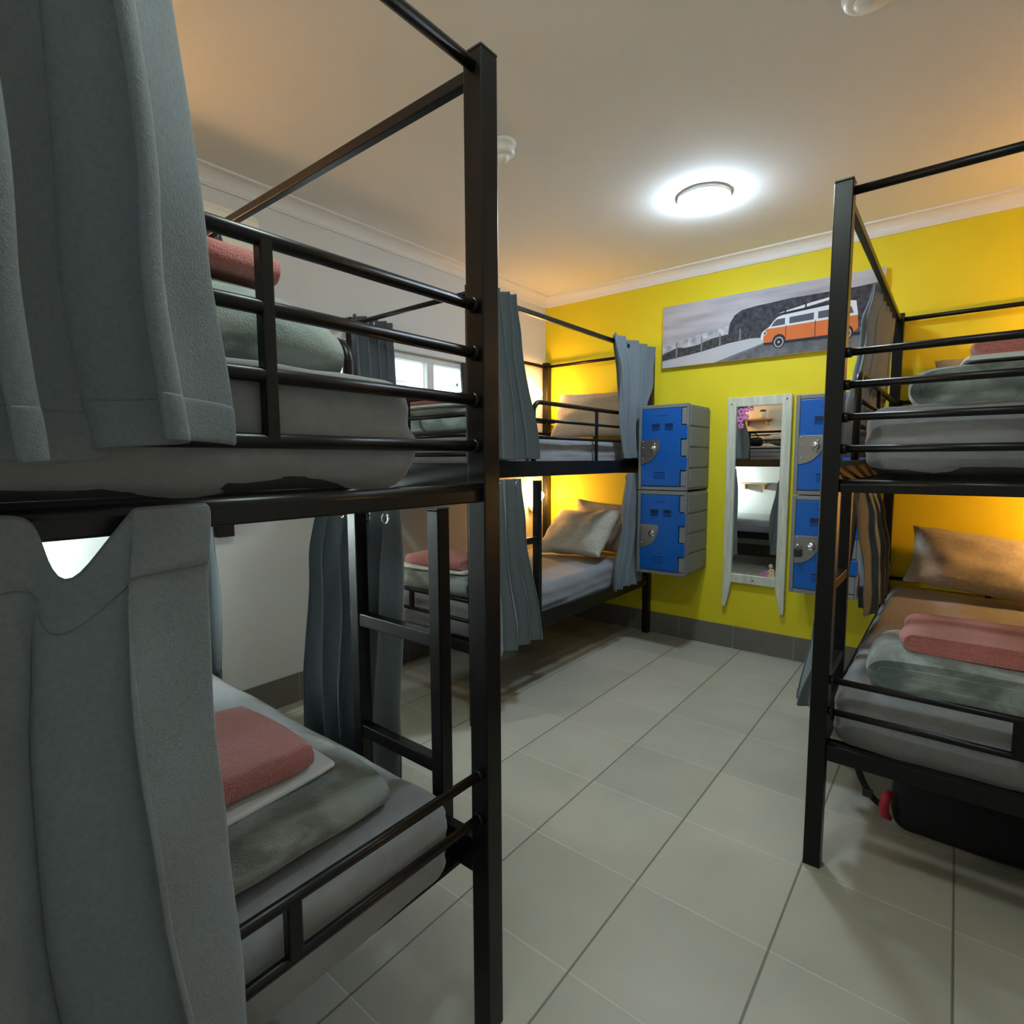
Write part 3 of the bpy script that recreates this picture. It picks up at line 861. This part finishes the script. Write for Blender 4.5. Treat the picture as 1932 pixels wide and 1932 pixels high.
locker(-0.752, 1.131, 'grey locker with a blue door, top of the stack right of the mirror')
lk, cx, cz, Yf = locker(-0.752, 0.548, 'grey locker with a blue door and padlock, bottom of the stack right of the mirror')
pd = thing('padlock', 'small black padlock hanging on the lower locker right of the mirror', 'padlock', (lk.location.x + cx + .020, lk.location.y + Yf - .030, lk.location.z + cz - .125))
box('lock_body', M_BLACK_PLASTIC, -.018, .018, -.008, .008, 0, .045, pd, 0.003)
MB().tube([(-.011, 0, .043)] + [(-.011 * math.cos(a), 0, .058 + .011 * math.sin(a)) for a in (PI * i / 8 for i in range(9))] + [(.011, 0, .043)], .003, 8).build('shackle', M_CHROME, pd)

# ------------------------------------------------------------------ mirror
mx0, mx1, mz0, mz1 = -1.257, -0.852, 0.436, 1.758
mr = thing('mirror', 'tall whitewashed wood framed wall mirror with flower stickers on the yellow wall', 'mirror', ((mx0 + mx1) / 2, YF, mz0))
fx = (mx1 - mx0) / 2; fw_ = .058; fh = mz1 - mz0
legz = -0.135
for sx in (-1, 1):
    a, b = (-fx, -fx + fw_) if sx < 0 else (fx - fw_, fx)
    inner = b if sx < 0 else a
    outer = a if sx < 0 else b
    poly = [(outer, fh), (outer, legz + .01), (outer - sx * .006, legz), (outer - sx * .022, legz), (outer - sx * .026, legz + .01), (inner, 0.03), (inner, fh)]
    MB().prism(poly, -.030, -.006, 'y').build('stile', M_WOOD_WHITE, mr, 0.003)
for z0, z1 in ((fh - .062, fh), (0.045, 0.105)):
    box('cross_rail', M_WOOD_WHITE, -fx + fw_, fx - fw_, -.029, -.007, z0, z1, mr, 0.002)
box('back_board', M_WOOD_WHITE, -fx + .01, fx - .01, -.006, 0, .05, fh - .005, mr)
gl = box('mirror_glass', M_MIRROR, -fx + fw_ - .004, fx - fw_ + .004, -.016, -.012, .10, fh - .058, mr)
for px, pz in ((-fx + .026, fh - .045), (fx - .030, fh - .03), (0.0, .072)):
    MB().lathe([(.0055, 0), (.004, -.0015), (0, -.0015)], (px, -.0305, pz), 10, 'y').build('screw', M_BLACK_PLASTIC, mr)
def flower(px, pz, r, m):
    f = MB()
    for k in range(5):
        a = 2 * PI * k / 5 + px * 40
        f.lathe([(r * .46, 0), (r * .40, -.0012), (0, -.0014)], (px + r * .62 * math.cos(a), -.0162, pz + r * .62 * math.sin(a)), 10, 'y')
    f.build('flower_sticker', m, mr)
gx, gz = -fx + fw_, fh - .062
for px, pz, r in ((.030, -.035, .026), (.062, -.020, .020), (.024, -.085, .026), (.060, -.070, .022), (.030, -.130, .020), (.095, -.015, .016)):
    flower(gx + px, gz + pz, r, M_PINK)
for px, pz, r, m in ((-.030, .150, .020, M_CREAM), (-.028, .115, .024, M_CREAM), (-.026, .075 + .045, .018, M_CREAM), (-.060, .135, .016, M_PINK), (-.085, .122, .014, M_PINK), (-.060, .118, .013, M_PINK), (-.034, .185, .014, M_CREAM)):
    flower(fx - fw_ + px, pz, r, m)

# ------------------------------------------------------------------ canvas print of a van by the sea
px0, px1, pz0, pz1 = -1.737, -0.384, 2.009, 2.444
cv = thing('canvas_print', 'wide canvas print of an orange and white camper van on a coast road', 'picture', ((px0 + px1) / 2, YF - .002, pz0))
pw, ph = px1 - px0, pz1 - pz0
def flat(name, c, rough=0.7): return mat('print_' + name, c, rough=rough, spec=0.2)
def sky_mat():
    m, nt, b = new_mat('print_cloudy_sky')
    tc = N(nt, 'ShaderNodeTexCoord'); mp = N(nt, 'ShaderNodeMapping'); mp.inputs['Scale'].default_value = (2.2, 1, 16)
    mp.inputs['Rotation'].default_value = (0, 0.06, 0)
    nt.links.new(tc.outputs['Object'], mp.inputs[0])
    n1 = N(nt, 'ShaderNodeTexNoise'); n1.inputs['Scale'].default_value = 0.8; n1.inputs['Detail'].default_value = 6
    nt.links.new(mp.outputs[0], n1.inputs['Vector'])
    r = N(nt, 'ShaderNodeValToRGB')
    r.color_ramp.elements[0].position = .30; r.color_ramp.elements[0].color = (0.30, 0.28, 0.30, 1)
    r.color_ramp.elements[1].position = .72; r.color_ramp.elements[1].color = (0.58, 0.56, 0.60, 1)
    nt.links.new(n1.outputs[0], r.inputs[0]); nt.links.new(r.outputs[0], b.inputs['Base Color'])
    b.inputs['Roughness'].default_value = .7
    return m
PM = [sky_mat(), mat('print_hill', (0.055, 0.052, 0.062), 0.7, 0.2, var=0.5, vscale=34), mat('print_scrub', (0.06, 0.058, 0.058), 0.7, 0.2, var=0.6, vscale=60),
      flat('sand_path', (0.50, 0.49, 0.50)), mat('print_road', (0.14, 0.135, 0.145), 0.7, 0.2, var=0.3, vscale=20), flat('orange', (0.68, 0.17, 0.045)),
      flat('white', (0.72, 0.72, 0.73)), flat('dark', (0.030, 0.030, 0.036)), flat('glass', (0.10, 0.10, 0.12)), flat('fence', (0.22, 0.21, 0.21)),
      mat('print_surf', (0.45, 0.44, 0.46), 0.7, 0.2, var=0.35, vscale=26), flat('rim', (0.38, 0.37, 0.35))]
box('canvas_body', M_WHITE_TRIM, -pw / 2, pw / 2, -.034, 0, 0, ph, cv, 0.002)
P_ = MB()
lay = [0]
def shape(mi, pts):
    """pts in fractions of the canvas, origin at its lower left corner"""
    lay[0] += 1
    P_.mi = mi
    y = -.0345 - lay[0] * .00008
    def warp(a):
        k = ((0, 0), (.055, .08), (.29, .34), (.455, .505), (.915, .905), (1, 1))
        for (a0, b0), (a1, b1) in zip(k, k[1:]):
            if a <= a1: return b0 + (b1 - b0) * (a - a0) / (a1 - a0)
        return a
    P_.face([(-pw / 2 + warp(a) * pw, y, c * ph) for a, c in pts])
def disc(mi, cx, cz, r, n=18):
    shape(mi, [(cx + r * ph / pw * math.cos(2 * PI * k / n), cz + r * math.sin(2 * PI * k / n)) for k in range(n)])
shape(0, [(0, 0), (1, 0), (1, 1), (0, 1)])
shape(10, [(0, .18), (.34, .18), (.34, .56), (.22, .50), (.12, .44), (.03, .36), (0, .34)])
shape(1, [(.29, .22), (.30, .50), (.305, .58), (.325, .68), (.36, .745), (.42, .77), (.52, .785), (.60, .80), (.70, .80), (.80, .80), (.90, .80), (1, .82), (1, .2)])
shape(2, [(0, .12), (0, .22), (.06, .31), (.09, .29), (.16, .31), (.22, .38), (.30, .41), (.36, .40), (.46, .36), (.46, .27), (.30, .25), (.12, .17)])
shape(3, [(0, 0), (0, .10), (.12, .16), (.30, .27), (.40, .30), (.50, .28), (.58, .22), (.42, .08), (.34, 0)])
shape(4, [(.24, 0), (.42, .165), (.50, .235), (.60, .26), (1, .26), (1, 0)])
shape(9, [(.27, 0), (.285, 0), (.475, .20), (.468, .205)])
for fxp, za, zb in ((.055, .13, .40), (.175, .19, .43), (.26, .25, .44), (.355, .28, .47)):
    shape(9, [(fxp - .004, za), (fxp + .004, za), (fxp + .003, zb), (fxp - .003, zb)])
# the van
shape(7, [(.47, .17), (.93, .15), (.93, .20), (.47, .22)])
shape(6, [(.462, .245), (.458, .36), (.475, .40), (.495, .43), (.515, .50), (.535, .555), (.56, .575), (.88, .635), (.905, .62), (.915, .44), (.915, .40), (.50, .30)])
shape(5, [(.466, .24), (.468, .36), (.482, .405), (.915, .425), (.918, .25), (.90, .205), (.475, .205)])
shape(8, [(.505, .430), (.520, .495), (.535, .525), (.575, .53), (.575, .435)])
shape(8, [(.597, .438), (.597, .530), (.715, .545), (.715, .448)])
shape(8, [(.735, .450), (.735, .548), (.835, .56), (.835, .455)])
shape(8, [(.855, .455), (.855, .555), (.885, .55), (.897, .46)])
shape(6, [(.456, .25), (.453, .30), (.458, .36), (.468, .37), (.462, .30), (.464, .25)])
disc(6, .474, .345, .030); disc(8, .474, .345, .020)
shape(7, [(.578, .21), (.580, .425), (.583, .425), (.581, .21)])
shape(7, [(.722, .21), (.722, .435), (.725, .435), (.725, .21)])
for cxw in (.547, .865):
    disc(7, cxw, .205, .105); disc(11, cxw, .192, .078); disc(7, cxw, .192, .058); disc(11, cxw, .192, .020)
shape(7, [(.555, .575), (.565, .600), (.86, .665), (.86, .640)])
shape(6, [(.535, .605), (.60, .640), (.70, .690), (.85, .745), (.88, .745), (.80, .690), (.66, .630)])
for r_ in (.575, .675, .79):
    shape(7, [(r_ - .004, .575 + (r_ - .55) * .2), (r_ + .004, .575 + (r_ - .55) * .2), (r_ + .004, .655 + (r_ - .55) * .2), (r_ - .004, .655 + (r_ - .55) * .2)])
P_.build('print', PM, cv)

# ------------------------------------------------------------------ ceiling fittings
def ceiling_light(x, y, label, m, r=.132):
    t = thing('ceiling_light', label, 'ceiling light', (x, y, ZC))
    MB().lathe([(r, 0), (r + .001, -.014), (r - .002, -.018), (r - .006, -.018), (r - .006, -.012), (0, -.020)], n=40).build('base_ring', M_WHITE_TRIM, t)
    prof = [(r - .008, -.013)] + [((r - .008) * math.cos(a), -.020 - .050 * math.sin(a)) for a in (PI / 2 * i / 9 for i in range(0, 9))] + [(0, -.078)]
    MB().lathe(prof, n=40).build('diffuser', m, t)
    return t
ceiling_light(-1.10, 2.96, 'round lit ceiling light glowing in front of the yellow wall', M_DOME)
ceiling_light(-0.66, 0.80, 'round lit ceiling light above the left foreground bunk', M_DOME_DOOR)
sd = thing('smoke_detector', 'small white heat detector on the ceiling beside the foreground bed post', 'smoke detector', (-1.600, 1.935, ZC))
MB().lathe([(.056, 0), (.056, -.010), (.050, -.016), (0, -.016)]).build('base', M_PLASTIC, sd)
MB().lathe([(.050, -.016), (.050, -.045), (.044, -.055), (0, -.057)]).build('housing', M_PLASTIC, sd)
MB().lathe([(.028, -.057), (.024, -.072), (.012, -.082), (0, -.083)]).build('sensor_cage', M_PLASTIC, sd)
sd = thing('smoke_detector', 'round white smoke alarm on the ceiling at the top edge', 'smoke detector', (-0.275, 2.010, ZC))
MB().lathe([(.072, 0), (.072, -.012), (.066, -.026), (.050, -.034), (0, -.034)]).build('housing', M_PLASTIC, sd)
MB().lathe([(.040, -.034), (.038, -.040), (0, -.041)]).build('grille', M_PLASTIC, sd)

# air conditioner on the grey wall
ac = thing('air_conditioner', 'cream wall air conditioner high on the grey wall behind the left bunk', 'air conditioner', (XL, 0.93, 2.185))
poly = [(0, 0.02), (.10, 0), (.17, .02), (.205, .07), (.212, .15), (.205, .26), (.185, .292), (.16, .30), (0, .30)]
MB().prism([(a, c) for a, c in poly], -.44, .44, 'y').build('casing', M_AC, ac, 0.022, seg=4)
box('outlet_flap', M_AC, .11, .20, -.38, .38, .006, .020, ac, 0.004).rotation_euler = (0, R(-12), 0)

# ------------------------------------------------------------------ bed lamps
def bed_lamp(label, loc, out, m, r=.043, group='bulb lamps on the walls by the beds'):
    """wall plate, arm and bare globe bulb; out = unit vector away from the wall"""
    t = thing('wall_lamp', label, 'wall lamp', loc, math.atan2(out[1], out[0]), group)
    MB().lathe([(.045, 0), (.045, .014), (.038, .020), (0, .020)], (0, 0, 0), 24, 'x').build('wall_plate', M_PLASTIC, t)
    MB().tube([(.015, 0, 0), (.060, 0, -.005), (.085, 0, .01), (.09, 0, .03)], .009, 10).build('arm', M_PLASTIC, t)
    MB().lathe([(.018, .025), (.021, .04), (.021, .062), (0, .062)], (.09, 0, 0), 18).build('socket', M_PLASTIC, t)
    prof = [(.016, .060), (.020, .075)] + [(r * math.cos(a), .075 + r * .9 + r * math.sin(a)) for a in (-1.05 + (PI / 2 + 1.05) * i / 10 for i in range(10))] + [(0, .075 + r * 1.9)]
    MB().lathe(prof, (.09, 0, 0), 24).build('bulb', m, t)
    return t
bed_lamp('warm glowing bulb lamp on the grey wall above the upper bunk in the far corner', (XL, 3.72, 1.77), (1, 0), M_WARM)
bed_lamp('warm glowing bulb lamp on the grey wall above the lower bunk in the far corner', (XL, 3.76, 0.94), (1, 0), M_WARM_BRIGHT, .034)
bed_lamp('warm bulb lamp beyond the right edge above the upper bunk', (XR, 3.55, 1.80), (-1, 0), M_WARM)
bed_lamp('warm bulb lamp beyond the right edge above the lower bunk', (XR, 3.62, 1.02), (-1, 0), M_WARM_BRIGHT, .036)
bed_lamp('warm bulb lamp on the grey wall above the left foreground upper bunk', (XL, 0.30, 1.85), (1, 0), M_WARM, .05)
bed_lamp('cool white bulb lamp on the grey wall inside the left foreground lower bunk', (XL, 0.22, 0.94), (1, 0), M_COOL, .036)

hb = thing('handbag', 'small black bag lying on the upper bunk in the left foreground, seen in the mirror', 'bag', (-2.03, 0.55, 1.500))
soft_box(0.22, 0.16, 0.11, 0.04, 0.006, 50).build('bag_body', M_BLACK_CLOTH, hb, doubles=True)
MB().tube([(-.07, 0, .105)] + [(-.07 * math.cos(a), 0, .105 + .06 * math.sin(a)) for a in (PI * i / 8 for i in range(1, 8))] + [(.07, 0, .105)], .007, 8).build('handle', M_BLACK_CLOTH, hb)

# small black box under the upper frame by the grey wall
bb = thing('power_box', 'small black box fixed to the grey wall beside the lower left bunk', 'power box', (XL, 1.205, 0.972))
box('housing', M_BLACK_PLASTIC, 0, .055, -.042, .042, 0, .095, bb, 0.006)
box('plug', M_BLACK_PLASTIC, .015, .050, -.070, -.048, .005, .098, bb, 0.005)

# ------------------------------------------------------------------ shelves and jar on the back wall (seen in the mirror)
def shelf(label, x0, x1, z):
    t = thing('shelf', label, 'shelf', ((x0 + x1) / 2, YB, z), 0, 'small pine shelves over the left bunk')
    w_ = (x1 - x0) / 2
    box('board', M_PINE, -w_, w_, 0, .16, 0, .02, t, 0.002)
    for sx in (-1, 1):
        box('bracket', M_PINE, sx * w_ * .7 - .01, sx * w_ * .7 + .01, 0, .11, -.07, 0, t, 0.002)
shelf('pine shelf on the back wall with a white jar, above the left bunk', -2.32, -1.96, 1.86)
shelf('pine shelf on the back wall inside the lower left bunk', -2.32, -1.96, 1.00)
j = thing('jar', 'white ceramic jar with a black lid on the pine shelf in the mirror', 'jar', (-2.07, YB + .08, 1.881))
MB().lathe([(.036, 0), (.044, .01), (.046, .05), (.042, .085), (.034, .092), (0, .092)]).build('body', M_GLAZE, j)
MB().lathe([(.036, .092), (.038, .105), (.030, .116), (0, .118)]).build('lid', M_BLACK_PLASTIC, j)

# ------------------------------------------------------------------ bag under the right bunk
bg = thing('duffel_bag', 'black travel bag with a red handle grip under the right bunk', 'bag', (0.17, 2.62, 0.0))
soft_box(0.58, 0.62, 0.335, 0.06, 0.006, 40).build('bag_body', M_BLACK_CLOTH, bg, doubles=True)
MB().tube([(-.292, -.30, .045), (-.305, -.315, .06), (-.310, -.32, .095), (-.305, -.315, .13), (-.292, -.30, .145)], [.010, .015, .016, .015, .010], 12).build('handle_grip', M_RED, bg)
st = MB()
sp = [(-.300, -.30, .075), (-.345, -.31, .10), (-.372, -.31, .145), (-.395, -.31, .19), (-.402, -.30, .245), (-.385, -.26, .285), (-.33, -.20, .30), (-.27, -.15, .30)]
rows = []
for i, p in enumerate(sp):
    q = Vector(sp[min(i + 1, len(sp) - 1)]) - Vector(sp[max(i - 1, 0)])
    nrm = Vector((q.z, 0, -q.x)).normalized() * .013
    rows.append([Vector(p) - nrm, Vector(p) + nrm])
st.grid(rows)
so_ = st.build('strap', M_BLACK_CLOTH, bg)
mo = so_.modifiers.new('thickness', 'SOLIDIFY'); mo.thickness = .004; mo.offset = 0
mo = so_.modifiers.new('smooth', 'SUBSURF'); mo.levels = 2; mo.render_levels = 2
box('buckle', M_BLACK_PLASTIC, -.378, -.345, -.318, -.304, .105, .135, bg, 0.003)
